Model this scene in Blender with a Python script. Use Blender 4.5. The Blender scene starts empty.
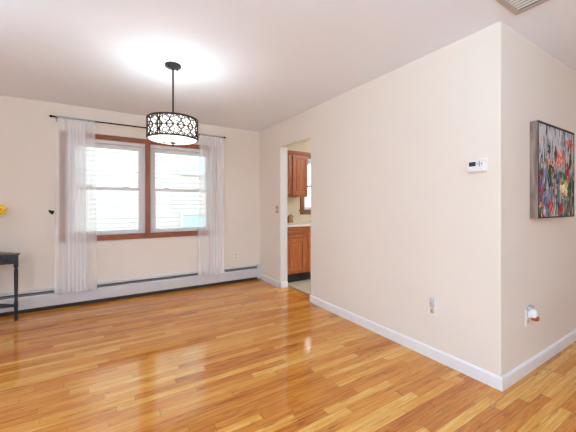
import bpy, bmesh, math, random
from mathutils import Vector, Matrix
C = bpy.context.scene.collection
PI = math.pi
random.seed(7)
H = 2.44          # ceiling height
L = 3.564         # the partition runs from the back wall (y=0) to the corner (y=-L)
T = 0.12          # partition thickness

# ------------------------------------------------------------------ camera, sky, lights, exposure
sc = bpy.context.scene
cam = bpy.data.cameras.new('camera'); camo = bpy.data.objects.new('camera', cam); C.objects.link(camo)
camo.location = (-2.2432, -4.5025, 1.2224)
camo.rotation_euler = (PI/2, 0, -0.55684)
cam.sensor_width = 36; cam.lens = 299.9/576*36; cam.shift_y = -(216-205.14)/576; cam.clip_start = .02
sc.camera = camo

w = bpy.data.worlds.new('overcast_sky'); sc.world = w; w.use_nodes = True
bg = w.node_tree.nodes['Background']
bg.inputs[0].default_value = (.95, .975, 1.0, 1); bg.inputs[1].default_value = 2.5

def area(name, loc, rot, sx, sy, power, col=(1, 1, 1), portal=False):
    l = bpy.data.lights.new(name, 'AREA'); l.shape = 'RECTANGLE'; l.size = sx; l.size_y = sy
    l.energy = power; l.color = col
    if portal: l.cycles.is_portal = True
    o = bpy.data.objects.new(name, l); o.location = loc; o.rotation_euler = rot; C.objects.link(o)
    return o
# area lamps: daylight of the unseen left window, and an added rear fill
area('daylight_left', (-4.26, -5.2, 1.5), (0, -PI/2, 0), 1.4, 2.4, 54, (.65, .84, 1.0))
area('fill_rear', (-1.2, -7.95, 1.5), (PI/2, 0, 0), 2.6, 1.4, 18, (.66, .84, 1.0))
# bare uplights added for fill in living room, dining room and kitchen, out of frame
area('fill_uplight', (-1.9, -5.2, 1.45), (PI, 0, 0), .5, .5, 40, (.42, .72, 1.0))
area('fill_uplight_dining', (-3.7, -2.6, 1.7), (PI, 0, 0), .5, .5, 11, (.66, .84, 1.0))
area('fill_uplight_kitchen', (1.9, -1.9, 1.9), (PI, 0, 0), .5, .5, 38, (.88, .95, 1))
# portals in the windows that the picture shows
area('portal_dining', (-1.70, .20, 1.45), (-PI/2, 0, 0), 1.8, 1.22, 1, portal=True)
area('portal_kitchen', (1.35, .20, 1.6), (-PI/2, 0, 0), .85, .95, 1, portal=True)

sc.cycles.transparent_max_bounces = 32; sc.cycles.max_bounces = 14; sc.cycles.diffuse_bounces = 8
sc.view_settings.view_transform = 'Standard'; sc.view_settings.look = 'None'
sc.view_settings.gamma = 1; sc.view_settings.use_curve_mapping = False
sc.view_settings.exposure = 0.60

# ------------------------------------------------------------------ materials
def lin(r, g, b):
    f = lambda c: (c/255/12.92) if c/255 <= .04045 else ((c/255+.055)/1.055)**2.4
    return (f(r), f(g), f(b), 1)
def nt_new(name):
    m = bpy.data.materials.new(name); m.use_nodes = True
    nt = m.node_tree; return m, nt, nt.nodes['Principled BSDF']
def mat(name, rgb, rough=.5, metal=0, var=.06, scale=12, bump=0, bscale=60, spec=.5, stretch=(1, 1, 1), coat=0, emit=None, estr=0):
    """a painted / plain surface whose colour wanders a little with noise"""
    m, nt, p = nt_new(name); N = nt.nodes; K = nt.links
    tc = N.new('ShaderNodeTexCoord'); mp = N.new('ShaderNodeMapping'); mp.inputs['Scale'].default_value = stretch
    K.new(tc.outputs['Object'], mp.inputs[0])
    nz = N.new('ShaderNodeTexNoise'); nz.inputs['Scale'].default_value = scale; nz.inputs['Detail'].default_value = 3
    K.new(mp.outputs[0], nz.inputs['Vector'])
    cr = N.new('ShaderNodeValToRGB'); c = lin(*rgb)
    cr.color_ramp.elements[0].position = .3; cr.color_ramp.elements[1].position = .7
    cr.color_ramp.elements[0].color = tuple(v*(1-var) for v in c[:3])+(1,)
    cr.color_ramp.elements[1].color = tuple(min(1, v*(1+var)) for v in c[:3])+(1,)
    K.new(nz.outputs[0], cr.inputs[0]); K.new(cr.outputs[0], p.inputs['Base Color'])
    p.inputs['Roughness'].default_value = rough; p.inputs['Metallic'].default_value = metal
    p.inputs['Specular IOR Level'].default_value = spec; p.inputs['Coat Weight'].default_value = coat
    if bump:
        b = N.new('ShaderNodeBump'); b.inputs['Strength'].default_value = bump; b.inputs['Distance'].default_value = .002
        n2 = N.new('ShaderNodeTexNoise'); n2.inputs['Scale'].default_value = bscale; K.new(mp.outputs[0], n2.inputs['Vector'])
        K.new(n2.outputs[0], b.inputs['Height']); K.new(b.outputs[0], p.inputs['Normal'])
    if emit:
        p.inputs['Emission Color'].default_value = lin(*emit); p.inputs['Emission Strength'].default_value = estr
    return m
def wood(name, dark, light, rough=.35, stretch=(14, 14, 1.2), scale=3.0, coat=.2):
    m, nt, p = nt_new(name); N = nt.nodes; K = nt.links
    tc = N.new('ShaderNodeTexCoord'); mp = N.new('ShaderNodeMapping'); mp.inputs['Scale'].default_value = stretch
    K.new(tc.outputs['Object'], mp.inputs[0])
    nz = N.new('ShaderNodeTexNoise'); nz.inputs['Scale'].default_value = scale; nz.inputs['Detail'].default_value = 6
    nz.inputs['Distortion'].default_value = .6; K.new(mp.outputs[0], nz.inputs['Vector'])
    cr = N.new('ShaderNodeValToRGB'); cr.color_ramp.elements[0].position = .3; cr.color_ramp.elements[1].position = .68
    cr.color_ramp.elements[0].color = lin(*dark); cr.color_ramp.elements[1].color = lin(*light)
    K.new(nz.outputs[0], cr.inputs[0]); K.new(cr.outputs[0], p.inputs['Base Color'])
    p.inputs['Roughness'].default_value = rough; p.inputs['Coat Weight'].default_value = coat; p.inputs['Coat Roughness'].default_value = .2
    return m
def math_node(nt, op, a, b=None):
    n = nt.nodes.new('ShaderNodeMath'); n.operation = op
    for i, v in enumerate((a, b)):
        if v is None: continue
        if isinstance(v, (int, float)): n.inputs[i].default_value = v
        else: nt.links.new(v, n.inputs[i])
    return n.outputs[0]
def oak_floor():
    m, nt, p = nt_new('strip_oak_floor'); N = nt.nodes; K = nt.links
    tc = N.new('ShaderNodeTexCoord'); sx = N.new('ShaderNodeSeparateXYZ'); K.new(tc.outputs['Object'], sx.inputs[0])
    X, Y = sx.outputs[0], sx.outputs[1]
    M = lambda op, a, b=None: math_node(nt, op, a, b)
    BW = .0572
    yr = M('DIVIDE', Y, BW); row = M('FLOOR', yr); fy = M('FRACT', yr)
    wr = N.new('ShaderNodeTexWhiteNoise'); wr.noise_dimensions = '1D'; K.new(row, wr.inputs['W'])
    # each row has its own board length and offset
    ln = M('ADD', M('MULTIPLY', wr.outputs[0], .55), .45)
    wr2 = N.new('ShaderNodeTexWhiteNoise'); wr2.noise_dimensions = '1D'; K.new(M('ADD', row, 57.3), wr2.inputs['W'])
    xs = M('ADD', M('DIVIDE', X, ln), M('MULTIPLY', wr2.outputs[0], 9))
    # wobble the joints so that boards in one row differ in length
    wob = N.new('ShaderNodeTexNoise'); wob.noise_dimensions = '1D'; wob.inputs['Scale'].default_value = 1.1
    K.new(M('ADD', xs, M('MULTIPLY', row, 13.7)), wob.inputs['W'])
    xs2 = M('ADD', xs, M('MULTIPLY', wob.outputs[0], .9))
    col = M('FLOOR', xs2); fx = M('FRACT', xs2)
    cv = N.new('ShaderNodeCombineXYZ'); K.new(row, cv.inputs[0]); K.new(col, cv.inputs[1])
    wn = N.new('ShaderNodeTexWhiteNoise'); wn.noise_dimensions = '2D'; K.new(cv.outputs[0], wn.inputs['Vector'])
    # grain inside a board
    gv = N.new('ShaderNodeCombineXYZ')
    K.new(M('ADD', M('MULTIPLY', X, 2.2), M('MULTIPLY', wn.outputs[0], 40)), gv.inputs[0])
    K.new(M('MULTIPLY', Y, 42), gv.inputs[1]); K.new(M('MULTIPLY', row, .37), gv.inputs[2])
    gn = N.new('ShaderNodeTexNoise'); gn.inputs['Scale'].default_value = 1.6; gn.inputs['Detail'].default_value = 5
    gn.inputs['Distortion'].default_value = 1.2; K.new(gv.outputs[0], gn.inputs['Vector'])
    tone = M('ADD', M('MULTIPLY', wn.outputs[0], .52), M('ADD', M('MULTIPLY', gn.outputs[0], 1.0), -.18))
    cr = N.new('ShaderNodeValToRGB'); e = cr.color_ramp.elements
    e[0].position = .1; e[0].color = lin(*FLOOR[0]); e[1].position = 1.0; e[1].color = lin(*FLOOR[4])
    for pos, c in ((.32, FLOOR[1]), (.55, FLOOR[2]), (.8, FLOOR[3])):
        q = e.new(pos); q.color = lin(*c)
    K.new(tone, cr.inputs[0])
    # dark mineral flecks
    fn = N.new('ShaderNodeTexNoise'); fn.inputs['Scale'].default_value = 5; fn.inputs['Detail'].default_value = 3
    fv = N.new('ShaderNodeCombineXYZ'); K.new(M('MULTIPLY', X, 1.3), fv.inputs[0]); K.new(M('MULTIPLY', Y, 9), fv.inputs[1]); K.new(M('MULTIPLY', wn.outputs[0], 30), fv.inputs[2])
    K.new(fv.outputs[0], fn.inputs['Vector'])
    fl = N.new('ShaderNodeMapRange'); fl.inputs[1].default_value = .62; fl.inputs[2].default_value = .76; K.new(fn.outputs[0], fl.inputs[0])
    # joints
    ey = M('LESS_THAN', M('MINIMUM', fy, M('SUBTRACT', 1, fy)), .022)
    dx = M('MULTIPLY', M('MINIMUM', fx, M('SUBTRACT', 1, fx)), ln)
    ex = M('LESS_THAN', dx, .0013)
    jt = M('MAXIMUM', ey, ex)
    dk = M('SUBTRACT', 1, M('MAXIMUM', M('MULTIPLY', jt, .5), M('MULTIPLY', fl.outputs[0], .62)))
    mx = N.new('ShaderNodeVectorMath'); mx.operation = 'SCALE'; K.new(cr.outputs[0], mx.inputs[0]); K.new(dk, mx.inputs['Scale'])
    K.new(mx.outputs[0], p.inputs['Base Color'])
    # gloss of a varnished floor, slightly uneven
    rn = N.new('ShaderNodeTexNoise'); rn.inputs['Scale'].default_value = 2.5; K.new(tc.outputs['Object'], rn.inputs['Vector'])
    K.new(M('ADD', M('MULTIPLY', rn.outputs[0], .08), .06), p.inputs['Roughness'])
    p.inputs['Specular IOR Level'].default_value = .6
    b = N.new('ShaderNodeBump'); b.inputs['Strength'].default_value = .12; b.inputs['Distance'].default_value = .002
    K.new(M('SUBTRACT', M('MULTIPLY', gn.outputs[0], .25), jt), b.inputs['Height']); K.new(b.outputs[0], p.inputs['Normal'])
    return m
FLOOR = [(138, 66, 20), (190, 110, 40), (212, 138, 54), (226, 162, 74), (238, 192, 110)]

def tile_floor():
    m, nt, p = nt_new('kitchen_tile'); N = nt.nodes; K = nt.links
    tc = N.new('ShaderNodeTexCoord'); bk = N.new('ShaderNodeTexBrick'); bk.offset = 0
    bk.inputs['Scale'].default_value = 1; bk.inputs['Brick Width'].default_value = .30; bk.inputs['Row Height'].default_value = .30
    bk.inputs['Mortar Size'].default_value = .004
    bk.inputs['Color1'].default_value = lin(216, 203, 178); bk.inputs['Color2'].default_value = lin(208, 195, 170); bk.inputs['Mortar'].default_value = lin(160, 152, 130)
    K.new(tc.outputs['Object'], bk.inputs['Vector']); K.new(bk.outputs[0], p.inputs['Base Color']); p.inputs['Roughness'].default_value = .35
    return m
def glass_mat(name='window_glass', tint=(.97, .99, .985, 1)):
    m, nt, p = nt_new(name); N = nt.nodes; K = nt.links
    tr = N.new('ShaderNodeBsdfTransparent'); tr.inputs[0].default_value = tint
    gl = N.new('ShaderNodeBsdfGlossy'); gl.inputs['Roughness'].default_value = .02
    fr = N.new('ShaderNodeFresnel'); fr.inputs[0].default_value = 1.45
    nz = N.new('ShaderNodeTexNoise'); nz.inputs['Scale'].default_value = 3
    b = N.new('ShaderNodeBump'); b.inputs['Strength'].default_value = .01; K.new(nz.outputs[0], b.inputs['Height']); K.new(b.outputs[0], gl.inputs['Normal'])
    mx = N.new('ShaderNodeMixShader'); K.new(fr.outputs[0], mx.inputs[0]); K.new(tr.outputs[0], mx.inputs[1]); K.new(gl.outputs[0], mx.inputs[2])
    K.new(mx.outputs[0], N['Material Output'].inputs[0]); N.remove(p)
    return m
def sheer_mat():
    m, nt, p = nt_new('sheer_voile'); N = nt.nodes; K = nt.links
    tr = N.new('ShaderNodeBsdfTransparent'); tr.inputs[0].default_value = (1, 1, 1, 1)
    df = N.new('ShaderNodeBsdfDiffuse'); tl = N.new('ShaderNodeBsdfTranslucent')
    c = lin(252, 252, 254); df.inputs[0].default_value = c; tl.inputs[0].default_value = c
    m1 = N.new('ShaderNodeMixShader'); m1.inputs[0].default_value = .14; K.new(df.outputs[0], m1.inputs[1]); K.new(tl.outputs[0], m1.inputs[2])
    # weave: faint streaks along the drop, denser cloth in the hem and heading
    tc = N.new('ShaderNodeTexCoord'); mp = N.new('ShaderNodeMapping'); mp.inputs['Scale'].default_value = (220, 1, 2)
    K.new(tc.outputs['Object'], mp.inputs[0]); nz = N.new('ShaderNodeTexNoise'); nz.inputs['Scale'].default_value = 1; K.new(mp.outputs[0], nz.inputs['Vector'])
    mr = N.new('ShaderNodeMapRange'); mr.inputs[1].default_value = .3; mr.inputs[2].default_value = .7; mr.inputs[3].default_value = SHEER-.035; mr.inputs[4].default_value = SHEER+.035
    K.new(nz.outputs[0], mr.inputs[0])
    m2 = N.new('ShaderNodeMixShader'); K.new(mr.outputs[0], m2.inputs[0]); K.new(tr.outputs[0], m2.inputs[1]); K.new(m1.outputs[0], m2.inputs[2])
    K.new(m2.outputs[0], N['Material Output'].inputs[0]); N.remove(p)
    return m
SHEER = .42
def painting_mat():
    m, nt, p = nt_new('flower_painting'); N = nt.nodes; K = nt.links
    tc = N.new('ShaderNodeTexCoord'); sp = N.new('ShaderNodeSeparateXYZ'); K.new(tc.outputs['Object'], sp.inputs[0])
    M = lambda op, a, b=None: math_node(nt, op, a, b)
    X = M('DIVIDE', sp.outputs[0], .757); Z = M('DIVIDE', sp.outputs[2], .715)
    # brushy distortion
    nz = N.new('ShaderNodeTexNoise'); nz.inputs['Scale'].default_value = 9; nz.inputs['Detail'].default_value = 3; K.new(tc.outputs['Object'], nz.inputs['Vector'])
    def ramp(fac, stops, const=False):
        cr = N.new('ShaderNodeValToRGB'); e = cr.color_ramp.elements
        if const: cr.color_ramp.interpolation = 'CONSTANT'
        e[0].position = stops[0][0]; e[0].color = lin(*stops[0][1]); e[1].position = stops[-1][0]; e[1].color = lin(*stops[-1][1])
        for s, c in stops[1:-1]: q = e.new(s); q.color = lin(*c)
        K.new(fac, cr.inputs[0]); return cr.outputs[0]
    def mixc(f, a, b):
        n = N.new('ShaderNodeMix'); n.data_type = 'RGBA'; K.new(f, n.inputs[0]); K.new(a, n.inputs[6]); K.new(b, n.inputs[7]); return n.outputs[2]
    def strokes(sx, sz, seed, stops):
        mp = N.new('ShaderNodeMapping'); mp.inputs['Scale'].default_value = (sx, 1, sz); mp.inputs['Location'].default_value = (seed, 0, seed*1.7)
        ad = N.new('ShaderNodeMixRGB'); ad.blend_type = 'ADD'; ad.inputs[0].default_value = .10
        K.new(tc.outputs['Object'], ad.inputs[1]); K.new(nz.outputs['Color'], ad.inputs[2]); K.new(ad.outputs[0], mp.inputs[0])
        vo = N.new('ShaderNodeTexVoronoi'); vo.inputs['Scale'].default_value = 1; K.new(mp.outputs[0], vo.inputs['Vector'])
        s = N.new('ShaderNodeSeparateColor'); K.new(vo.outputs['Color'], s.inputs[0])
        return ramp(s.outputs[0], stops, True), s.outputs[1], vo.outputs['Distance']
    # ground: grey-blue sky above, violet and green stems below
    g1, _, _ = strokes(34, 9, 1, [(0, (196, 200, 208)), (.3, (172, 180, 192)), (.5, (210, 208, 206)), (.7, (186, 176, 186)), (.85, (140, 150, 168)), (1, (200, 205, 215))])
    g2, _, _ = strokes(46, 8, 5, [(0, (58, 96, 70)), (.14, (116, 118, 160)), (.28, (184, 186, 198)), (.42, (38, 62, 52)), (.54, (140, 150, 190)), (.66, (96, 130, 84)), (.78, (170, 120, 90)), (.9, (70, 110, 130)), (1, (40, 50, 60))])
    zz = M('ADD', Z, M('MULTIPLY', M('SUBTRACT', nz.outputs[0], .5), .7))
    mask = N.new('ShaderNodeMapRange'); mask.inputs[1].default_value = .06; mask.inputs[2].default_value = .16; K.new(zz, mask.inputs[0])
    base = mixc(mask.outputs[0], g2, g1)
    # blooms: round dabs
    f1, r1, d1 = strokes(17, 12, 9, [(0, (196, 52, 44)), (.2, (226, 150, 130)), (.36, (212, 84, 60)), (.5, (60, 104, 66)), (.62, (226, 176, 156)), (.74, (86, 120, 150)), (.86, (230, 200, 110)), (1, (170, 40, 50))])
    fm = M('MULTIPLY', M('LESS_THAN', d1, .40), M('GREATER_THAN', r1, .34))
    top = N.new('ShaderNodeMapRange'); top.inputs[1].default_value = .42; top.inputs[2].default_value = .30; K.new(zz, top.inputs[0])
    c2 = mixc(M('MULTIPLY', fm, top.outputs[0]), base, f1)
    # dark upright stems
    f3, r3, d3 = strokes(40, 5, 14, [(0, (36, 44, 44)), (.5, (60, 66, 72)), (.7, (44, 66, 50)), (1, (40, 40, 48))])
    sm = M('MULTIPLY', M('LESS_THAN', d3, .34), M('GREATER_THAN', r3, .72))
    c3 = mixc(sm, c2, f3)
    # a few big blooms where the photograph has them
    nfine = N.new('ShaderNodeTexNoise'); nfine.inputs['Scale'].default_value = 32; K.new(tc.outputs['Object'], nfine.inputs['Vector'])
    out = c3
    for (u, v, r, ca, cb, *asp) in ((.60, .62, .13, (226, 110, 92), (236, 190, 172)), (.36, .52, .13, (238, 196, 172), (222, 140, 120)), (.80, .50, .10, (206, 40, 36), (150, 24, 30)),
                              (.70, .33, .12, (240, 214, 96), (246, 240, 220)), (.66, .47, .09, (52, 100, 54), (100, 146, 70)), (.45, .45, .08, (74, 116, 128), (40, 76, 88)),
                              (.07, .42, .07, (176, 36, 48), (120, 20, 36)), (.86, .85, .08, (206, 60, 52), (230, 130, 110)), (.10, .26, .07, (160, 40, 60), (110, 90, 150)), (.60, .08, .06, (208, 40, 36), (150, 24, 30)), (.28, .72, .12, (44, 52, 52), (92, 100, 104), 3.2), (.45, .74, .09, (36, 44, 42), (120, 60, 52), 3.0), (.10, .62, .10, (60, 66, 66), (110, 116, 120), 3.4), (.30, .44, .12, (48, 84, 48), (30, 56, 40), 2.2), (.88, .62, .12, (60, 92, 66), (40, 66, 54), 2.4), (.85, .25, .14, (40, 70, 52), (90, 120, 92), 2.6), (.50, .20, .12, (70, 130, 130), (40, 84, 96), 2.2), (.20, .22, .14, (104, 100, 160), (150, 150, 190), 2.0), (.34, .08, .07, (212, 60, 40), (240, 120, 80))):
        du = M('MULTIPLY', M('SUBTRACT', X, u-.5), asp[0] if asp else 1.0); dv = M('SUBTRACT', Z, v-.5)
        dd = M('ADD', M('SQRT', M('ADD', M('MULTIPLY', du, du), M('MULTIPLY', dv, dv))), M('ADD', M('MULTIPLY', M('SUBTRACT', nz.outputs[0], .5), .30), M('MULTIPLY', M('SUBTRACT', nfine.outputs[0], .5), .26)))
        n2 = N.new('ShaderNodeTexNoise'); n2.inputs['Scale'].default_value = 26; K.new(tc.outputs['Object'], n2.inputs['Vector'])
        blm = ramp(n2.outputs[0], [(.38, cb), (.56, ca)])
        out = mixc(M('LESS_THAN', dd, r*.8), out, blm)
    # loose strokes over everything: stems and leaves low down, a few grey and white dabs high up
    f4, r4, d4 = strokes(52, 13, 23, [(0, (44, 72, 58)), (.16, (128, 132, 170)), (.3, (222, 220, 216)), (.44, (30, 36, 40)), (.56, (104, 136, 82)), (.68, (70, 108, 124)), (.8, (196, 96, 80)), (.9, (214, 196, 190)), (1, (60, 60, 76))])
    lowm = N.new('ShaderNodeMapRange'); lowm.inputs[1].default_value = .35; lowm.inputs[2].default_value = -.2; lowm.inputs[3].default_value = .90; lowm.inputs[4].default_value = .60; K.new(Z, lowm.inputs[0])
    out = mixc(M('MULTIPLY', M('LESS_THAN', d4, .42), M('GREATER_THAN', r4, lowm.outputs[0])), out, f4)
    K.new(out, p.inputs['Base Color']); p.inputs['Roughness'].default_value = .6; p.inputs['Specular IOR Level'].default_value = .2
    b = N.new('ShaderNodeBump'); b.inputs['Strength'].default_value = .3; b.inputs['Distance'].default_value = .002; K.new(nz.outputs[0], b.inputs['Height']); K.new(b.outputs[0], p.inputs['Normal'])
    return m

M = dict(
    wall=mat('cream_wall_paint', (239, 230, 219), .55, var=.012, scale=1.5, bump=.06, bscale=140, spec=.3),
    ceil=mat('white_ceiling_paint', (241, 245, 254), .8, var=.01, scale=1.5, bump=.05, bscale=120, spec=.2),
    white=mat('white_trim_paint', (238, 238, 240), .35, var=.015),
    jamb=mat('shaded_white_jamb_paint', (220, 219, 217), .4, var=.015),  # white trim paint greyed for the weaker light on the jamb
    vinyl=mat('white_vinyl', (232, 232, 234), .4, var=.01),
    heater=mat('white_heater_enamel', (212, 212, 214), .4, var=.02),
    heater_dark=mat('dark_element_and_shade', (54, 44, 40), .7, var=.2, metal=0),  # heater insides, also carries the shade under the front panel
    damper=mat('grey_damper_metal', (120, 118, 122), .45, var=.1, metal=.5),
    plate=mat('ivory_plate_plastic', (245, 241, 233), .35, var=.01),
    socket=mat('grey_white_socket', (214, 206, 198), .4, var=.02),
    tan=mat('tan_plate_plastic', (196, 166, 128), .4, var=.05),
    black=mat('black_metal', (34, 30, 30), .42, metal=.6, var=.15),
    iron=mat('dark_bronze_metal', (44, 40, 40), .4, metal=.5, var=.15),
    casing=wood('red_brown_casing', (128, 66, 38), (162, 92, 57), .35, (3, 14, 14)),
    casing_v=wood('red_brown_casing_upright', (128, 66, 38), (162, 92, 57), .35, (14, 14, 1)),
    oak=wood('honey_oak', (138, 66, 24), (190, 106, 46), .38, (16, 16, 1.3)),
    oak_h=wood('honey_oak_rail', (134, 64, 24), (184, 100, 44), .38, (1.3, 16, 16)),
    dark_oak=wood('dark_oak_casing', (108, 62, 28), (144, 90, 46), .45, (14, 14, 2)),
    toe=mat('black_toe_kick', (26, 22, 20), .6, var=.2),
    counter=mat('pale_laminate', (226, 214, 198), .35, var=.03, scale=40),
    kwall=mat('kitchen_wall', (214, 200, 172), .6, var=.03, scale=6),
    table=mat('black_table_paint', (36, 44, 53), .38, var=.18, scale=20, spec=.5),
    tabletop=mat('grey_table_top', (112, 106, 102), .4, var=.25, scale=15),  # lighter grey than the rest of the table
    lcd=mat('dark_display', (52, 58, 56), .25, var=.08),
    grey=mat('grey_plastic', (150, 148, 150), .45, var=.05),
    dark=mat('dark_slot', (50, 46, 44), .6, var=.1),
    clear=mat('frosted_plastic', (206, 202, 204), .25, var=.04),
    amber=mat('amber_scent_oil', (160, 80, 46), .12, var=.1),
    amber_band=mat('white_freshener_plastic', (238, 238, 240), .3, var=.01),
    duct=mat('grey_duct', (120, 116, 112), .6, var=.1),
    vent=mat('beige_vent_enamel', (190, 176, 168), .45, var=.04),
    ventslat=mat('pale_vent_slat', (226, 224, 220), .45, var=.03),
    canvas_side=wood('worn_wood_frame', (104, 86, 80), (164, 142, 132), .65, (10, 10, 1.5), coat=0),
    canvas_edge=mat('dark_canvas_edge', (44, 32, 30), .6, var=.2),
    paint=painting_mat(),
    floor=oak_floor(), tile=tile_floor(), glass=glass_mat(), sheer=sheer_mat(),
    siding=mat('white_vinyl_siding', (196, 197, 198), .55, var=.015, scale=3),
    nb_glass=mat('neighbour_pane', (176, 204, 214), .15, var=.1, scale=2),  # reflected sky is put into the light blue colour
    roof=mat('grey_shingle', (110, 108, 108), .9, var=.2, scale=30),
    lawn=mat('lawn', (120, 136, 88), .95, var=.25, scale=20),
    petal=mat('yellow_petal', (246, 206, 40), .55, var=.12, scale=40),
    heart=mat('orange_flower_heart', (206, 140, 26), .6, var=.15, scale=60),
    stem=mat('olive_stem', (120, 112, 66), .6, var=.2, scale=30),
    leaf=mat('dark_leaf', (74, 78, 44), .55, var=.2, scale=30),
    vase=mat('blue_grey_glaze', (90, 104, 118), .2, var=.1, scale=8, coat=.5),
    block=wood('tan_wood_block', (150, 98, 56), (190, 138, 88), .5, (10, 10, 2)),
    shade=mat('lit_white_shade', (245, 243, 238), .6, var=.01, emit=(255, 247, 236), estr=1.0),
    diffuser=mat('lit_diffuser', (250, 250, 248), .5, var=.01, emit=(255, 250, 242), estr=1.0),
    threshold=wood('oak_threshold', (120, 74, 38), (170, 112, 62), .4, (14, 2, 14)),
)

# ------------------------------------------------------------------ mesh helpers
class MB:
    def __init__(s): s.b = bmesh.new()
    def box(s, x0, x1, y0, y1, z0, z1, bev=0):
        b = bmesh.new()
        bmesh.ops.create_cube(b, size=1)
        for v in b.verts: v.co = Vector(((x0+x1)/2+v.co.x*(x1-x0), (y0+y1)/2+v.co.y*(y1-y0), (z0+z1)/2+v.co.z*(z1-z0)))
        if bev: bmesh.ops.bevel(b, geom=b.edges[:], offset=bev, segments=2, affect='EDGES', profile=.5)
        s.add(b); return s
    def add(s, b):
        me = bpy.data.meshes.new('t'); b.to_mesh(me); s.b.from_mesh(me); bpy.data.meshes.remove(me); b.free()
    def poly(s, pts, axis, a0, a1):
        """a prism: 2-D outline in the two other axes, extruded along axis"""
        def P(p, a): return {0: (a, p[0], p[1]), 1: (p[0], a, p[1]), 2: (p[0], p[1], a)}[axis]
        n = len(pts); A = [s.b.verts.new(P(p, a0)) for p in pts]; B = [s.b.verts.new(P(p, a1)) for p in pts]
        s.b.faces.new(A); s.b.faces.new(B[::-1])
        for i in range(n): s.b.faces.new((A[i], A[(i+1) % n], B[(i+1) % n], B[i]))
        return s
    def lathe(s, prof, c=(0, 0, 0), n=24, axis=2):
        """prof: (radius, height) list, turned about axis through c"""
        rings = []
        for r, h in prof:
            ring = []
            for i in range(n):
                a = 2*PI*i/n; u, v = r*math.cos(a), r*math.sin(a)
                p = {2: (u, v, h), 1: (u, h, v), 0: (h, u, v)}[axis]
                ring.append(s.b.verts.new((c[0]+p[0], c[1]+p[1], c[2]+p[2])))
            rings.append(ring)
        for A, B in zip(rings, rings[1:]):
            for i in range(n): s.b.faces.new((A[i], A[(i+1) % n], B[(i+1) % n], B[i]))
        if prof[0][0] > 1e-5: s.b.faces.new(rings[0][::-1])
        if prof[-1][0] > 1e-5: s.b.faces.new(rings[-1])
        return s
    def tube(s, pts, r, n=8, closed=False):
        pts = [Vector(p) for p in pts]; m = len(pts); rings = []
        rr = r if isinstance(r, (list, tuple)) else [r]*m
        up = Vector((0, 0, 1)); prev = None
        for i, p in enumerate(pts):
            a = pts[(i-1) % m] if (closed or i > 0) else p
            b = pts[(i+1) % m] if (closed or i < m-1) else p
            t = (b-a).normalized()
            if prev is None:
                u = t.cross(up if abs(t.z) < .9 else Vector((1, 0, 0))).normalized()
            else: u = (prev-t*prev.dot(t)).normalized()
            prev = u; v = t.cross(u)
            rings.append([s.b.verts.new(p+rr[i]*(u*math.cos(2*PI*k/n)+v*math.sin(2*PI*k/n))) for k in range(n)])
        pairs = list(zip(rings, rings[1:])) + ([(rings[-1], rings[0])] if closed else [])
        for A, B in pairs:
            for k in range(n): s.b.faces.new((A[k], A[(k+1) % n], B[(k+1) % n], B[k]))
        if not closed: s.b.faces.new(rings[0][::-1]); s.b.faces.new(rings[-1])
        return s
    def build(s, name, m, parent=None, smooth=False, kind=None):
        bmesh.ops.recalc_face_normals(s.b, faces=s.b.faces[:])
        me = bpy.data.meshes.new(name); s.b.to_mesh(me); s.b.free()
        me.materials.append(M[m] if isinstance(m, str) else m)
        o = bpy.data.objects.new(name, me); C.objects.link(o)
        if smooth:
            for f in me.polygons: f.use_smooth = True
            me.set_sharp_from_angle(angle=math.radians(40))
        if parent is not None:
            o.parent = parent
            g = Vector(parent.location); q = parent.parent
            while q is not None: g += q.location; q = q.parent
            me.transform(Matrix.Translation(-g))
        if kind: o['kind'] = kind
        return o
def tag(o, label, cat, group=None):
    o['label'] = label; o['category'] = cat
    if group: o['group'] = group
    return o
def thing(name, label, cat, loc=(0, 0, 0), group=None):
    o = bpy.data.objects.new(name, None); C.objects.link(o); o.location = loc
    return tag(o, label, cat, group)
def structure(name):
    o = bpy.data.objects.new(name, None); C.objects.link(o); o['kind'] = 'structure'; return o
S = 'structure'

# ------------------------------------------------------------------ the shell
XL, YR, XR = -4.3, -8.0, 3.6       # left wall, rear wall, right wall of the L-shaped space
MB().box(XL-.15, XR+.12, YR-.15, .0, -.12, 0).build('floor', 'floor', kind=S)
MB().box(T+.032, XR, -L+T, 0, 0, .006).build('floor_kitchen', 'tile', kind=S)
MB().box(XL-.15, XR+.12, YR-.15, .15, H, H+.12).build('ceiling', 'ceil', kind=S)
# dining window opening and kitchen window opening in the back wall
WX0, WX1, WZ0, WZ1 = -2.606, -.800, .842, 2.060
KX0, KX1, KZ0, KZ1 = .900, 1.780, 1.140, 2.080
b = MB()
b.box(XL-.15, WX0, 0, .15, -.12, H).box(WX0, WX1, 0, .15, -.12, WZ0).box(WX0, WX1, 0, .15, WZ1, H).box(WX1, T/2, 0, .15, -.12, H)
b.build('wall_back', 'wall', kind=S)
b = MB()
b.box(T/2, KX0, 0, .15, -.12, H).box(KX0, KX1, 0, .15, -.12, KZ0).box(KX0, KX1, 0, .15, KZ1, H).box(KX1, XR+.12, 0, .15, -.12, H)
b.build('wall_kitchen', 'kwall', kind=S)
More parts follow.
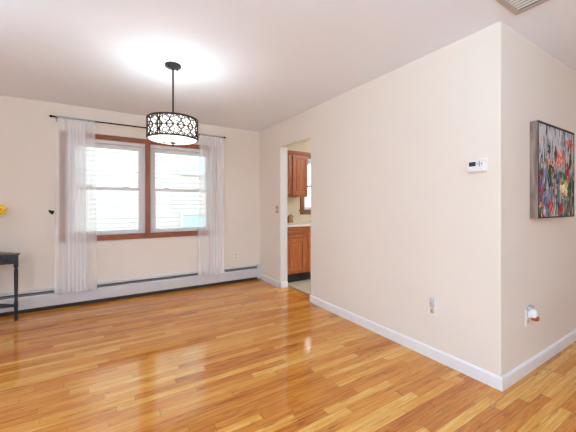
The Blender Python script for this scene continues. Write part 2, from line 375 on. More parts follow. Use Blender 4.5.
# partition with the doorway
DY0, DY1, DZ = -.684, -1.443, 2.082
b = MB()
b.box(0, T, DY0, 0, 0, H).box(0, T, DY1, DY0, DZ, H).box(0, T, -L, DY1, 0, H)
b.build('wall_right', 'wall', kind=S)
MB().box(T, XR, -L, -L+T, 0, H).build('wall_front', 'wall', kind=S)
b = MB()
LW0, LW1, LZ0, LZ1 = -6.45, -3.95, .80, 2.20
b.box(XL-.15, XL, YR-.15, LW0, 0, H).box(XL-.15, XL, LW1, 0, 0, H).box(XL-.15, XL, LW0, LW1, 0, LZ0).box(XL-.15, XL, LW0, LW1, LZ1, H)
b.build('wall_left', 'wall', kind=S)
b = MB()
b.box(XL, -2.55, YR-.15, YR, 0, H).box(.15, XR+.12, YR-.15, YR, 0, H).box(-2.55, .15, YR-.15, YR, 0, .8).box(-2.55, .15, YR-.15, YR, 2.2, H)
b.build('wall_rear', 'wall', kind=S)
b = MB(); b.box(XR, XR+.12, YR, 0, 0, H); b.build('wall_far_right', 'wall', kind=S)
MB().box(-2.55, .15, YR-.10, YR-.08, .8, 2.2).build('window_5', 'vinyl', kind=S)  # added blank panel in an unseen rear opening, behind the fill lamp
MB().box(XL-.10, XL-.08, LW0, LW1, LZ0, LZ1).build('window_4', 'vinyl', kind=S)

# baseboards (rounded top edge)
def bb_prof(t=.014, h=.088): return [(0, 0), (t, 0), (t, h-.012), (t*.65, h-.003), (t*.3, h), (0, h)]
def base_x(b, y, x0, x1, sgn):      # along x, on a wall whose face is at y, sticking out towards sgn
    b.poly([(y+sgn*p, z) for p, z in bb_prof()], 0, x0, x1)
def base_y(b, x, y0, y1, sgn):
    b.poly([(x+sgn*p, z) for p, z in bb_prof()], 1, y0, y1)
b = MB(); base_y(b, 0, -L-.014, DY1+.014, -1); base_x(b, DY1, -.014, T, 1); b.build('baseboard_right', 'white', kind=S)
b = MB(); base_y(b, 0, DY0-.014, -.072, -1); base_x(b, DY0, -.014, T, -1); b.build('baseboard_doorway', 'white', kind=S)
b = MB(); base_x(b, -L, 0, XR, -1); b.build('baseboard_front', 'white', kind=S)
b = MB(); base_y(b, XL, YR, 0, 1); b.build('baseboard_left', 'white', kind=S)
b = MB(); base_x(b, YR, XL, XR, 1); b.build('baseboard_rear', 'white', kind=S)
# white-painted jamb lining of the doorway
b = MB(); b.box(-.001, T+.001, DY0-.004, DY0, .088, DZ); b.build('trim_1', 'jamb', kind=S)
b = MB(); b.poly([(T+.005, 0), (T+.055, 0), (T+.045, .010), (T+.015, .010)], 1, DY1+.014, DY0-.014); b.build('trim_2', 'threshold', kind=S)

# ------------------------------------------------------------------ windows
def sash(parent, name, x0, x1, z0, z1, y0, y1, st, top, bot):
    b = MB()
    b.box(x0, x0+st, y0, y1, z0, z1, .003).box(x1-st, x1, y0, y1, z0, z1, .003).box(x0+st, x1-st, y0, y1, z0, z0+bot, .003).box(x0+st, x1-st, y0, y1, z1-top, z1, .003)
    o = b.build(name, 'vinyl', parent, kind=S)
    ym = (y0+y1)/2
    MB().box(x0+st, x1-st, ym-.003, ym+.003, z0+bot, z1-top).build('pane', 'glass', o, kind=S)
    return o
def double_hung(name, x0, x1, z0, z1, zm, y=.035):
    w_ = structure(name)
    f = .032
    b = MB(); b.box(x0, x0+f, y, .14, z0, z1).box(x1-f, x1, y, .14, z0, z1).box(x0+f, x1-f, y, .14, z1-f-.008, z1).box(x0+f, x1-f, y, .14, z0, z0+.02)
    b.build('window_frame', 'vinyl', w_, kind=S)
    sash(w_, 'upper_sash', x0+f, x1-f, zm-.018, z1-f-.008, .095, .125, .046, .052, .036)
    lo = sash(w_, 'lower_sash', x0+f, x1-f, z0+.02, zm+.018, .055, .085, .046, .036, .030)
    for xx in (x0+.26*(x1-x0), x0+.74*(x1-x0)):
        MB().box(xx-.03, xx+.03, .058, .083, zm+.018, zm+.032, .004).build('sash_lock', 'vinyl', lo, kind=S)
    return w_
XM0, XM1 = -1.733, -1.671
double_hung('window_1', WX0, XM0, WZ0, WZ1, 1.440)
double_hung('window_2', XM1, WX1, WZ0, WZ1, 1.440)
double_hung('window_3', KX0, KX1, KZ0, KZ1, 1.575)
# red-brown picture-frame casing around the pair
b = MB()
b.box(WX0-.062, WX0, -.018, .012, WZ0-.070, WZ1+.060, .004).box(WX1, WX1+.062, -.018, .012, WZ0-.070, WZ1+.060, .004).box(XM0, XM1, -.018, .14, WZ0, WZ1, .004)
b.build('trim_3', 'casing_v', kind=S)
b = MB(); b.box(WX0, WX1, -.018, .012, WZ1, WZ1+.060, .004).box(WX0, WX1, -.022, .035, WZ0-.070, WZ0, .004)
b.build('trim_4', 'casing', kind=S)
# kitchen window casing with stool and apron
b = MB()
b.box(KX0-.085, KX0, -.02, .012, KZ0, KZ1+.085, .004).box(KX1, KX1+.085, -.02, .012, KZ0, KZ1+.085, .004).box(KX0, KX1, -.02, .012, KZ1, KZ1+.085, .004)
b.box(KX0-.105, KX1+.105, -.045, .035, KZ0-.028, KZ0, .004).box(KX0-.085, KX1+.085, -.018, 0, KZ0-.088, KZ0-.028, .004)
b.build('trim_5', 'dark_oak', kind=S)

# ------------------------------------------------------------------ outside
MB().box(-14, 14, .16, 16, -1.3, -1.2).build('ground', 'lawn', kind=S)
nb = thing('neighbor_house', 'white clapboard-sided house next door, seen through the dining room window', 'house', (0, 3.0, -1.2))
b = MB(); z = -1.2; pts = []
while z < 4.6:
    pts += [(3.0-.020, z), (3.0, z+.101)]; z += .102
b.poly([(7.0, -1.2)] + pts + [(7.0, z)], 0, -6.5, 2.3)
b.build('siding_wall', 'siding', nb)
b = MB(); b.poly([(2.6, 4.55), (7.4, 4.55), (5.0, 6.3)], 0, -6.9, 2.7); b.build('roof', 'roof', nb)
def nb_window(x0, x1, z0, z1):
    b = MB(); e = .075
    b.box(x0-e, x0, 2.95, 3.02, z0-e, z1+e, .005).box(x1, x1+e, 2.95, 3.02, z0-e, z1+e, .005).box(x0, x1, 2.95, 3.02, z1, z1+e, .005).box(x0-.02, x1+.02, 2.93, 3.02, z0-e, z0, .005)
    zm = (z0+z1)/2; b.box(x0, x1, 2.965, 3.01, zm-.03, zm+.03)
    o = b.build('window', 'siding', nb)
    MB().box(x0, x1, 2.975, 2.985, z0, z1).build('pane', 'nb_glass', o)
nb_window(-.56, .34, 2.03, 3.3)
nb_window(-.57, .33, -.25, .985)
nb_window(-4.6, -3.7, 2.03, 3.3)

# ------------------------------------------------------------------ baseboard heater along the back wall
ht = thing('baseboard_heater', 'long white baseboard heater under the window with dark top slot', 'heater', (-2.0, -.03, .0))
HX0 = XL+.02
b = MB(); b.box(HX0, -.066, -.006, -.001, .02, .238).poly([(-.001, .232), (-.046, .228), (-.048, .222), (-.052, .222), (-.050, .232), (-.001, .240)], 0, HX0, -.066)
b.build('back_plate', 'heater', ht)
b = MB(); b.poly([(-.058, .050), (-.066, .046), (-.070, .054), (-.067, .176), (-.060, .188), (-.050, .191), (-.050, .187), (-.058, .183), (-.063, .174), (-.064, .056), (-.058, .054)], 0, HX0, -.066)
b.build('front_panel', 'heater', ht)
b = MB(); b.poly([(-.010, .222), (-.054, .208), (-.055, .203), (-.010, .217)], 0, HX0, -.067); b.build('damper', 'damper', ht)
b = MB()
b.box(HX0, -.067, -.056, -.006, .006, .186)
b.build('element_and_gap_shade', 'heater_dark', ht)  # box carried down near the floor to stand for shade in the gap
b = MB(); b.box(-.070, -.002, -.074, -.001, .030, .246, .005); b.build('end_cap', 'heater', ht)
b = MB(); b.box(-1.80, -1.745, -.073, -.069, .052, .186, .0015); b.build('splice_plate', 'heater', ht)

# ------------------------------------------------------------------ curtain rod, curtains, holdback
RZ, RY = 2.256, -.095
rod = thing('curtain_rod', 'thin black curtain rod with pointed ends above the window', 'curtain rod', (-1.69, 0, RZ))
MB().lathe([(.0085, -2.705), (.0085, -.672)], (0, RY, RZ), 12, axis=0).build('rod', 'black', rod, True)
for sx, x in ((-1, -2.705), (1, -.672)):
    MB().lathe([(.009, 0), (.012, sx*.006), (.012, sx*.014), (.007, sx*.018), (.016, sx*.030), (.015, sx*.038), (.008, sx*.046), (.001, sx*.056)], (x, RY, RZ), 14, axis=0).build('finial', 'black', rod, True)
for x in (-2.692, -.69, -1.70):
    b = MB(); b.box(x-.010, x+.010, -.004, 0, RZ-.045, RZ+.025, .002).box(x-.005, x+.005, RY-.002, -.003, RZ-.016, RZ-.009).box(x-.005, x+.005, RY-.012, RY-.007, RZ-.016, RZ+.004).box(x-.005, x+.005, RY-.012, RY+.01, RZ-.018, RZ-.009)
    b.build('bracket', 'black', rod)

def interp(kx, x):
    for (a, va), (b_, vb) in zip(kx, kx[1:]):
        if x <= b_: return va+(vb-va)*(x-a)/(b_-a)
    return kx[-1][1]
def curtain(name, label, segs, zbot):
    """segs: (x0, x1, folds, depth) from left to right at the middle of the drop; a fold doubles back on itself"""
    rt = thing(name, label, 'curtain', (sum(s_[0] for s_ in segs)/len(segs), RY, 0), 'sheer curtains at the dining window')
    prof = []
    for (x0, x1, nf, dep, ov) in segs:
        n = max(8, nf*16)
        for i in range(n):
            t = i/n; ph = 2*PI*nf*t
            prof.append((x0+(x1-x0)*t + ov*math.sin(2*ph)*(1 if nf else 0), dep*math.sin(ph)))
    prof.append((segs[-1][1], 0))
    rnd = random.Random(hash(label) % 999 if False else len(label))
    j = [rnd.uniform(-.002, .002) for _ in prof]
    def cloth(z0, z1, nz, off):
        b = bmesh.new(); rows = []
        xc = sum(x for x, _ in prof)/len(prof)
        for k in range(nz+1):
            z = z0+(z1-z0)*k/nz; t = (RZ-z)/(RZ-zbot); row = []
            pinch = .93+.11*min(1, t*1.3)
            amp = .30+.70*min(1, t*3)
            for i, (x, y) in enumerate(prof):
                xx = xc+(x-xc)*pinch + j[i]*t*.6
                yy = RY - .006 + y*amp*.9 - .006*math.sin(i*.35+t*4)*t + off*(-1 if y <= 0 else -1)
                row.append(b.verts.new((xx, yy, z)))
            rows.append(row)
        for A, B in zip(rows, rows[1:]):
            for i in range(len(A)-1): b.faces.new((A[i], A[i+1], B[i+1], B[i]))
        m_ = MB(); m_.add(b); return m_
    cloth(zbot, RZ-.012, 44, 0).build('drape', 'sheer', rt, True)
    cloth(zbot+.001, zbot+.115, 6, .003).build('hem', 'sheer', rt, True)
    cloth(RZ-.055, RZ-.013, 3, .004).build('heading_front', 'sheer', rt, True)
    # rod pocket wrapped round the rod
    b = MB(); x0, x1 = segs[0][0]*.97+segs[-1][1]*.03, segs[-1][1]*.97+segs[0][0]*.03
    n = 60; rings = []
    for i in range(n+1):
        x = x0+(x1-x0)*i/n; r = .0125+.003*math.sin(i*1.9)
        rings.append([b.b.verts.new((x, RY+r*math.cos(a), RZ+r*1.2*math.sin(a))) for a in (2*PI*k/12 for k in range(12))])
    for A, B in zip(rings, rings[1:]):
        for k in range(12): b.b.faces.new((A[k], A[(k+1) % 12], B[(k+1) % 12], B[k]))
    b.build('rod_pocket', 'sheer', rt, True)
    return rt
curtain('sheer_curtain', 'white sheer curtain with a gathered middle, at the left end of the window',
        [(-2.700, -2.590, 1, .012, 0), (-2.590, -2.400, 5, .017, .016), (-2.400, -2.295, 1, .010, 0)], .178)
curtain('sheer_curtain', 'white sheer curtain hanging beside the small back wall outlet, right of the window',
        [(-1.040, -.880, 1, .010, 0), (-.880, -.655, 5, .017, .016)], .180)
hb = thing('curtain_holdback', 'small black curtain holdback on the wall beside the sheer curtain', 'curtain holdback', (-2.745, 0, 1.145))
MB().lathe([(.018, 0), (.018, -.006), (.008, -.010)], (-2.735, 0, 1.142), 14, axis=1).build('rosette', 'black', hb, True)
MB().tube([(-2.735, -.008, 1.142), (-2.735, -.075, 1.140), (-2.735, -.085, 1.138)], .006, 10).build('post', 'black', hb, True)
MB().tube([(-2.722, -.088, 1.118), (-2.732, -.088, 1.136), (-2.748, -.088, 1.150), (-2.758, -.088, 1.166)], [.010, .017, .014, .007], 10).build('knob', 'black', hb, True)

# ------------------------------------------------------------------ outlets, switch, thermostat
def outlet(name, label, pos, face, wid=.072, hgt=.116, group='electrical outlets on the walls'):
    """face 'y': plate on a wall facing -y; face 'x': plate on a wall facing -x"""
    o = thing(name, label, 'outlet', pos, group)
    x, y, z = pos
    def bx(n, m, u0, u1, d0, d1, z0, z1, par, bev=0):
        b = MB()
        if face == 'y': b.box(x+u0, x+u1, y-d1, y-d0, z+z0, z+z1, bev)
        else: b.box(x-d1, x-d0, y+u0, y+u1, z+z0, z+z1, bev)
        return b.build(n, m, par)
    bx('cover_plate', 'plate', -wid/2, wid/2, .0005, .006, -hgt/2, hgt/2, o, .002)
    for s in (-1, 1):
        r = bx('socket', 'socket', -.017, .017, .006, .008, s*.026-.015, s*.026+.015, o, .001)
        for u in (-.007, .007): bx('slot', 'dark', u-.0013, u+.0013, .008, .0083, s*.026-.004, s*.026+.006, r)
    bx('screw', 'grey', -.003, .003, .006, .0072, -.003, .003, o)
    return o
outlet('wall_outlet', 'small ivory outlet on the back wall beside the right sheer curtain', (-.425, 0, .412), 'y')
outlet('wall_outlet', 'ivory outlet under the thermostat, with a small clear night light in it', (0, -3.083, .402), 'x')
outlet('wall_outlet', 'ivory outlet below the flower painting, behind the plugged-in air freshener', (.400, -L, .400), 'y', hgt=.125)
nl = thing('night_light', 'small clear night light plugged into the outlet under the thermostat', 'night light', (-.0085, -3.086, .425))
b = MB(); b.box(-.030, -.0088, -3.102, -3.074, .412, .437, .004); b.build('plug_body', 'clear', nl)
MB().lathe([(.012, .437), (.016, .442), (.0155, .478), (.011, .486), (.001, .488)], (-.022, -3.088, 0), 16).build('lamp_cover', 'clear', nl, True)
b = MB(); b.box(-.0265, -.009, -3.097, -3.079, .370, .398, .004); b.build('lower_plug', 'tan', nl)

sw = thing('light_switch', 'narrow tan light switch plate on the wall left of the doorway', 'light switch', (0, -.592, 1.157))
b = MB(); b.box(-.006, -.0005, -.627, -.557, 1.100, 1.214, .002); b.build('cover_plate', 'tan', sw)
b = MB(); b.poly([(-.006, 1.146), (-.016, 1.166), (-.013, 1.171), (-.006, 1.168)], 1, -.597, -.587); b.build('toggle', 'plate', sw)
for z in (1.127, 1.187):
    MB().lathe([(.003, -.0055), (.003, -.0072)], (0, -.592, z), 10, axis=0).build('screw', 'dark', sw)

th = thing('thermostat', 'small white thermostat with a dark display on the cream wall', 'thermostat', (0, -3.416, 1.508))
b = MB(); b.box(-.006, -.0005, -3.484, -3.358, 1.448, 1.546, .002); b.build('wall_plate', 'plate', th)
b = MB(); b.box(-.030, -.006, -3.479, -3.363, 1.453, 1.541, .006); b.build('housing', 'white', th)
b = MB(); b.box(-.0312, -.0298, -3.420, -3.376, 1.494, 1.524); b.build('display', 'lcd', th)
b = MB(); b.box(-.0325, -.0298, -3.447, -3.441, 1.490, 1.526, .001); b.build('slider', 'grey', th)
for y in (-3.431, -3.459):
    b = MB(); b.lathe([(.005, -.0298), (.005, -.0325), (.001, -.0327)], (0, y, 1.508), 12, axis=0); b.build('button', 'grey', th, True)
for y in (-3.382, -3.402):
    b = MB(); b.box(-.0315, -.0298, y-.006, y+.006, 1.466, 1.474, .0005); b.build('button', 'plate', th)

af = thing('air_freshener', 'white plug-in air freshener with an amber oil bottle below the painting', 'air freshener', (.415, -3.60, .43))
b = MB(); b.box(.382, .432, -3.592, -L-.0086, .404, .452, .006); b.build('plug_body', 'amber_band', af)
MB().lathe([(.020, .412), (.026, .416), (.029, .432), (.027, .454), (.019, .470), (.008, .475)], (.407, -3.598, 0), 18).build('housing', 'amber_band', af, True)
MB().lathe([(.012, .430), (.020, .426), (.024, .416), (.024, .398), (.020, .392), (.001, .392)], (.412, -3.608, 0), 18).build('oil_bottle', 'amber', af, True)
b = MB(); b.box(.384, .440, -3.596, -3.566, .464, .490, .006); b.build('vent_cap', 'clear', af)

# ------------------------------------------------------------------ painting
pa = thing('painting', 'bright abstract painting of wild flowers in a deep wooden frame', 'painting', (.8245, -L, 1.4825))
px0, px1, pz0, pz1 = .446, 1.203, 1.125, 1.840; yf = -L-.050
b = MB()
e = .006
b.box(px0, px0+e, yf, -L-.001, pz0, pz1).box(px1-e, px1, yf, -L-.001, pz0, pz1).box(px0+e, px1-e, yf, -L-.001, pz0, pz0+e).box(px0+e, px1-e, yf, -L-.001, pz1-e, pz1)
b.box(px0+e, px1-e, -L-.008, -L-.001, pz0+e, pz1-e)
b.build('frame', 'canvas_side', pa)
b = MB()
b.box(px0+.0005, px0+.010, yf-.002, yf+.0, pz0, pz1).box(px1-.010, px1, yf-.002, yf, pz0, pz1).box(px0+.010, px1-.010, yf-.002, yf, pz1-.016, pz1).box(px0+.010, px1-.010, yf-.002, yf, pz0, pz0+.010)
b.build('front_edge', 'canvas_edge', pa)
b = MB(); b.box(px0+e+.001, px1-e-.001, yf+.001, -L-.009, pz0+e+.001, pz1-e-.001); b.build('canvas', 'paint', pa)

# ------------------------------------------------------------------ ceiling vent
cv = thing('ceiling_vent', 'beige louvred air vent in the ceiling near the wall corner', 'vent', (-.19, -3.93, H))
vx0, vx1, vy0, vy1 = -.40, .002, -4.25, -3.648; fw = .030
b = MB()
for (x0, x1, y0, y1) in ((vx0, vx1, vy1-fw, vy1), (vx0, vx1, vy0, vy0+fw), (vx0, vx0+fw, vy0+fw, vy1-fw), (vx1-fw, vx1, vy0+fw, vy1-fw)):
    b.box(x0, x1, y0, y1, H-.010, H-.0005, .003)
b.build('frame', 'vent', cv)
b = MB(); b.box(vx0+fw, vx1-fw, vy0+fw, vy1-fw, H-.002, H-.0006); b.build('duct_backing', 'duct', cv)
k = 0; x = vx0+fw+.012
while x < vx1-fw-.006:
    b = MB(); b.poly([(x+.006, H-.008), (x+.004, H-.008), (x-.008, H-.003), (x-.006, H-.003)], 1, vy0+fw, vy1-fw); b.build('slat', 'ventslat', cv); x += .030

# ------------------------------------------------------------------ pendant lamp
PX, PY = -1.714, -1.762; PR = .208; PZ0, PZ1 = 1.787, 1.968
pl = thing('pendant_lamp', 'round drum pendant lamp with black scrollwork over a white shade', 'lamp', (PX, PY, H))
MB().lathe([(.066, H-.0005), (.068, H-.010), (.064, H-.018), (.030, H-.026), (.014, H-.030)], (PX, PY, 0), 32).build('ceiling_canopy', 'iron', pl, True)
for a in (.5, PI+.5):
    MB().lathe([(.007, H-.032), (.009, H-.029), (.009, H-.019)], (PX+.043*math.cos(a), PY+.043*math.sin(a), 0), 12).build('canopy_screw', 'black', pl, True)
MB().lathe([(.0075, 1.79), (.0075, H-.028)], (PX, PY, 0), 12).build('stem', 'iron', pl, True)
# fabric shade
b = MB(); n = 64
for r in (PR-.012,):
    A = [b.b.verts.new((PX+r*math.cos(2*PI*i/n), PY+r*math.sin(2*PI*i/n), PZ0+.004)) for i in range(n)]
    B = [b.b.verts.new((PX+r*math.cos(2*PI*i/n), PY+r*math.sin(2*PI*i/n), PZ1-.004)) for i in range(n)]
    for i in range(n): b.b.faces.new((A[i], A[(i+1) % n], B[(i+1) % n], B[i]))
b.build('shade', 'shade', pl, True)
MB().lathe([(PR-.014, PZ0+.006), (PR-.016, PZ0-.001), (PR*.7, PZ0-.012), (PR*.35, PZ0-.019), (.004, PZ0-.020)], (PX, PY, 0), 48).build('diffuser', 'diffuser', pl, True)
MB().lathe([(.002, PZ0-.058), (.009, PZ0-.052), (.009, PZ0-.044), (.005, PZ0-.040), (.005, PZ0-.034), (.024, PZ0-.030), (.024, PZ0-.022), (.008, PZ0-.016)], (PX, PY, 0), 16).build('finial', 'iron', pl, True)
MB().lathe([(.002, PZ0-.034), (.007, PZ0-.030), (.007, PZ0-.022), (.004, PZ0-.014)], (PX-.071, PY+.009, 0), 12).build('thumb_screw', 'iron', pl, True)
# rims
for nm, z0, z1 in (('top_rim', PZ1-.014, PZ1), ('bottom_rim', PZ0, PZ0+.013)):
    b = MB(); prof = [(PR-.008, z0), (PR+.003, z0), (PR+.003, z1), (PR-.008, z1), (PR-.008, z0)]
    n = 64; rings = [[b.b.verts.new((PX+r*math.cos(2*PI*i/n), PY+r*math.sin(2*PI*i/n), z)) for i in range(n)] for r, z in prof[:-1]]
    rings.append(rings[0])
    for A, B in zip(rings, rings[1:]):
        for i in range(n): b.b.faces.new((A[i], A[(i+1) % n], B[(i+1) % n], B[i]))
    b.build(nm, 'iron', pl, True)
# three spider arms carrying the shade from the stem
for i in range(3):
    a = 2*PI*i/3+.4
    MB().tube([(PX+.006*math.cos(a), PY+.006*math.sin(a), PZ1-.03), (PX+(PR-.004)*math.cos(a), PY+(PR-.004)*math.sin(a), PZ1-.006)], .003, 6).build('spider_arm', 'iron', pl)
# scrollwork: eight panels of interlaced rings and curls bent round the drum
def wrap(u, v): a = u/PR; return (PX+PR*math.cos(a), PY+PR*math.sin(a), v)
b = MB(); zc = (PZ0+PZ1)/2; hh = (PZ1-PZ0)/2-.008; NP = 15; pw = 2*PI*PR/NP; WR = .0040
a0 = (math.atan2(-.87, -.30)-.40)*PR
def ring(cu, cv_, r, s=0, e=2*PI):
    n = max(8, int(28*(e-s)/(2*PI))); full = abs(e-s-2*PI) < 1e-6
    pts = [wrap(cu+r*math.cos(s+(e-s)*i/n), cv_+r*math.sin(s+(e-s)*i/n)) for i in range(n if full else n+1)]
    b.tube(pts, WR, 5, full)
for i in range(NP):
    cu = a0+i*pw+pw/2; u0 = a0+i*pw
    for sv in (1, -1):
        cz = zc+sv*hh*.50
        ring(cu, cz, hh*.50)                                                        # two rows of rings that touch
        ring(cu+hh*.10, cz+sv*hh*.10, hh*.24, PI*(.15 if sv > 0 else .05), PI*(1.75 if sv > 0 else 1.7))   # a curl in each ring
        ring(u0, zc+sv*hh*1.0, hh*.40, PI if sv > 0 else 0, 2*PI if sv > 0 else PI) # half rings against the rims
    ring(u0, zc, hh*.36)
    b.tube([wrap(u0-hh*.34, zc), wrap(u0+hh*.34, zc)], WR, 5)
b.build('scrollwork', 'iron', pl)
b = MB()
for da in (-.012, .0, .012):
    u = a0+da*.75
    if da == 0: continue
    b.tube([wrap(u, PZ0+.004), wrap(u, PZ1-.004)], .0050, 5)
b.build('seam_bars', 'iron', pl)
# its bulb
bl = bpy.data.lights.new('pendant_bulb', 'POINT'); bl.energy = 3.0; bl.color = (.72, .88, 1); bl.shadow_soft_size = .05
bo = bpy.data.objects.new('pendant_bulb', bl); bo.location = (PX+.05, PY, 1.90); C.objects.link(bo)

# ------------------------------------------------------------------ black side table with angled ends
tb = thing('side_table', 'black wooden side table with a drawer and turned legs by the back wall', 'table', (-3.42, -.2, 0))
TZ = .716
def trap(e, z0, z1, name, m):
    xs, xe, yf_, yb = -2.972+e, -3.868-e, -.300-e, -.082+(e if e < 0 else 0)
    MB().poly([(xs, yf_), (xs-.205, yb), (xe+.205, yb), (xe, yf_)], 2, z0, z1).build(name, m, tb)
trap(0, TZ-.012, TZ, 'table_top', 'tabletop')
trap(-.006, TZ-.022, TZ-.012, 'top_moulding', 'table')
b = MB()
b.poly([(-3.004, -.284), (-3.205, -.10), (-3.635, -.10), (-3.836, -.284)], 2, TZ-.115, TZ-.022); b.build('apron', 'table', tb)
dr = MB(); dr.box(-3.80, -3.035, -.290, -.2835, TZ-.104, TZ-.034, .002); dr = dr.build('drawer', 'table', tb)
for x in (-3.082, -3.76):
    MB().lathe([(.004, -.290), (.004, -.296), (.010, -.300), (.009, -.307), (.001, -.309)], (x, 0, TZ-.069), 14, axis=1).build('knob', 'black', dr, True)
def turned_leg(x, y):
    b = MB(); h = .018
    b.box(x-h, x+h, y-h, y+h, TZ-.150, TZ-.024, .002).box(x-h*.9, x+h*.9, y-h*.9, y+h*.9, .125, .195, .002)
    b.lathe([(.012, TZ-.150), (.017, TZ-.156), (.012, TZ-.163), (.016, TZ-.176), (.018, TZ-.21), (.0165, .34), (.0125, .225), (.016, .215), (.016, .207), (.012, .195)], (x, y, 0), 16)
    b.lathe([(.016, 0), (.0165, .012), (.0125, .06), (.015, .10), (.0165, .118), (.014, .125)], (x, y, 0), 16)
    b.build('leg', 'table', tb, True)
for x, y in ((-3.012, -.270), (-3.828, -.270), (-3.225, -.118), (-3.615, -.118)): turned_leg(x, y)
b = MB(); b.box(-3.812, -3.028, -.281, -.259, .146, .174, .003); b.build('stretcher', 'table', tb)
for sx, xa, xb in ((1, -3.026, -3.211), (-1, -3.814, -3.629)):
    b = MB(); b.tube([(xa, -.258, .160), (xb, -.130, .160)], .011, 6); b.build('stretcher', 'table', tb)

# vase and flowers on it (only the right-hand bloom reaches into the picture)
vs = MB().lathe([(.040, TZ+.0005), (.055, TZ+.02), (.062, TZ+.07), (.045, TZ+.14), (.028, TZ+.175), (.034, TZ+.195), (.030, TZ+.195), (.024, TZ+.175), (.040, TZ+.13), (.001, TZ+.03)], (-3.36, -.19, 0), 28).build('vase', 'vase', smooth=True)
tag(vs, 'blue grey vase standing on the black side table', 'vase')
def flower(label, base, mid, top, r, face):
    f = thing('yellow_flower', label, 'flower', base, 'yellow flowers in the vase')
    MB().tube([base, mid, top], [.0022, .002, .0018], 6).build('stem', 'stem', f, True)
    fc = Vector(face).normalized(); q = fc.to_track_quat('Z', 'Y').to_matrix()
    b = MB()
    for ringi, (np_, rr, tilt) in enumerate(((11, r, .25), (9, r*.78, .65), (7, r*.55, 1.0))):
        for k in range(np_):
            a = 2*PI*k/np_+ringi*.3; wv = rr*.26
            prof = [(0.1, .35), (.4, .9), (.75, 1.0), (.95, .55), (1.0, .1)]
            left, right = [], []
            for t, wd in prof:
                d = t*rr; zz = d*math.sin(tilt)*(1-.35*t); dd = d*math.cos(tilt)
                for lst, sgn in ((left, 1), (right, -1)):
                    p = Vector((dd*math.cos(a)-sgn*wv*wd*math.sin(a), dd*math.sin(a)+sgn*wv*wd*math.cos(a), zz+.002*ringi))
                    lst.append(b.b.verts.new(Vector(top)+q@p))
            for i in range(len(left)-1): b.b.faces.new((left[i], left[i+1], right[i+1], right[i]))
    b.build('petals', 'petal', f)
    b = bmesh.new(); bmesh.ops.create_icosphere(b, subdivisions=2, radius=r*.26)
    for v in b.verts: v.co = Vector(top)+q@Vector((v.co.x, v.co.y, v.co.z*.6+r*.2))
    m_ = MB(); m_.add(b); m_.build('flower_heart', 'heart', f, True)
    b = MB(); p0 = Vector(mid); dr_ = Vector((.7, -.2, -.1))
    L_ = [b.b.verts.new(p0+Vector((0, 0, .004))), b.b.verts.new(p0+dr_*.05+Vector((0, .012, .012))), b.b.verts.new(p0+dr_*.10+Vector((0, 0, -.01))), b.b.verts.new(p0+dr_*.05+Vector((0, -.012, -.008)))]
    b.b.faces.new(L_); b.build('leaf', 'leaf', f)
flower('yellow flower leaning out to the right above the black side table', (-3.355, -.19, TZ+.10), (-3.300, -.195, 1.00), (-3.158, -.205, 1.172), .066, (.55, -.75, .35))
flower('yellow flower standing upright in the vase on the black side table', (-3.362, -.19, TZ+.10), (-3.372, -.192, 1.02), (-3.380, -.20, 1.22), .055, (.1, -.8, .6))
flower('yellow flower leaning left from the vase on the black side table', (-3.366, -.188, TZ+.10), (-3.42, -.19, 1.0), (-3.52, -.20, 1.15), .055, (-.5, -.8, .35))
tw = thing('dry_twig', 'thin dry twig rising beside the yellow flower above the black table', 'twig', (-3.355, -.185, TZ+.10))
MB().tube([(-3.352, -.185, TZ+.10), (-3.33, -.19, .95), (-3.20, -.205, 1.06), (-3.085, -.215, 1.195)], [.0034, .003, .0026, .0018], 6).build('stem', 'stem', tw, True)
MB().tube([(-3.19, -.206, 1.068), (-3.13, -.21, 1.10), (-3.085, -.212, 1.165)], [.0014, .0012, .0008], 6).build('side_shoot', 'stem', tw, True)

# ------------------------------------------------------------------ kitchen
def panel_door(parent, name, x0, x1, z0, z1, yfr, knob=None, drawer=False):
    """frame-and-panel front, yfr = face of the cabinet box; sticks out towards -y"""
    st = .055 if not drawer else .03; t = .020
    b = MB()
    b.box(x0, x0+st, yfr-t, yfr-.0005, z0, z1, .003).box(x1-st, x1, yfr-t, yfr-.0005, z0, z1, .003)
    b.box(x0+st, x1-st, yfr-t, yfr-.0005, z0, z0+st, .003).box(x0+st, x1-st, yfr-t, yfr-.0005, z1-st, z1, .003)
    o = b.build(name, 'oak' if not drawer else 'oak_h', parent)
    b = MB(); g = .004
    b.box(x0+st, x1-st, yfr-.010, yfr-.001, z0+st, z1-st)
    if x1-x0-2*st > .05:
        b.box(x0+st+.022, x1-st-.022, yfr-.017, yfr-.009, z0+st+(.022 if not drawer else .012), z1-st-(.022 if not drawer else .012), .006)
    b.build('panel', 'oak' if not drawer else 'oak_h', o)
    if knob:
        MB().lathe([(.005, yfr-t), (.005, yfr-t-.012), (.014, yfr-t-.016), (.013, yfr-t-.024), (.001, yfr-t-.027)], (knob[0], 0, knob[1]), 14, axis=1).build('knob', 'iron', o, True)
    return o
uc = thing('wall_cabinet', 'honey oak wall cabinet with panel doors, hung beside the kitchen window', 'cabinet', (.45, -.16, 1.37))
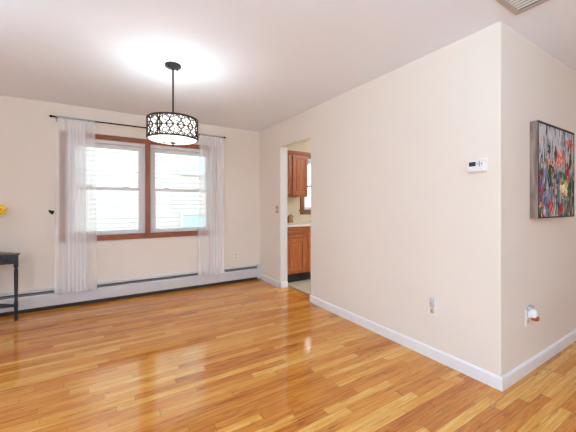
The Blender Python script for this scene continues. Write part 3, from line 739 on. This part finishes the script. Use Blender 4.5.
b = MB(); b.box(T+.002, .772, -.300, -.001, 1.380, 2.085, .002); b.build('body', 'oak', uc)
panel_door(uc, 'door', T+.010, .432, 1.395, 2.060, -.300)
panel_door(uc, 'door', .456, .762, 1.395, 2.060, -.300)
b = MB(); b.poly([(-.300, 2.070), (-.324, 2.080), (-.326, 2.092), (-.350, 2.112), (-.350, 2.120), (-.001, 2.120), (-.001, 2.070)], 0, T+.002, .815); b.build('crown_moulding', 'oak_h', uc)
b = MB(); b.box(T+.002, .772, -.304, -.280, 1.362, 1.380, .002); b.build('light_rail', 'oak_h', uc)
def base_cab(label, x0, x1, doors, extra_knob):
    o = thing('base_cabinet', label, 'cabinet', ((x0+x1)/2, -.3, 0), 'base cabinets under the kitchen counter')
    b = MB(); b.box(x0, x1, -.585, -.001, .150, .884, .002); b.build('body', 'oak', o)
    b = MB(); b.box(x0, x1, -.520, -.02, .007, .150); b.build('toe_kick', 'toe', o)
    for (a, c, kn) in doors:
        panel_door(o, 'drawer', a, c, .712, .858, -.585, None, True)
        panel_door(o, 'door', a, c, .175, .690, -.585, kn)
    return o
base_cab('honey oak base cabinet nearest the doorway, with one drawer over one door', T+.002, .548, [(T+.014, .512, None)], None)
base_cab('honey oak base cabinet under the kitchen window, just showing past the wall edge', .5485, 1.50, [(.572, .990, (.600, .575)), (1.02, 1.48, (1.44, .575))], None)
ct = thing('countertop', 'pale kitchen countertop over the oak base cabinets', 'countertop', (.8, -.3, .885))
b = MB(); b.box(T+.001, 1.52, -.620, -.001, .8845, .925, .006); b.build('worktop', 'counter', ct)
kb = thing('knife_block', 'small tan wooden block standing on the pale kitchen counter', 'knife block', (.47, -.2, .925))
b = MB(); b.poly([(.425, .9255), (.515, .9255), (.500, 1.000), (.530, 1.035), (.470, 1.048), (.425, 1.010)], 1, -.245, -.160); b.build('block', 'block', kb)
for dx, dz in ((.452, 1.030), (.480, 1.046), (.508, 1.040)):
    b = MB(); b.box(dx-.008, dx+.008, -.215, -.190, dz-.012, dz+.02, .003); b.build('knife_handle', 'block', kb)
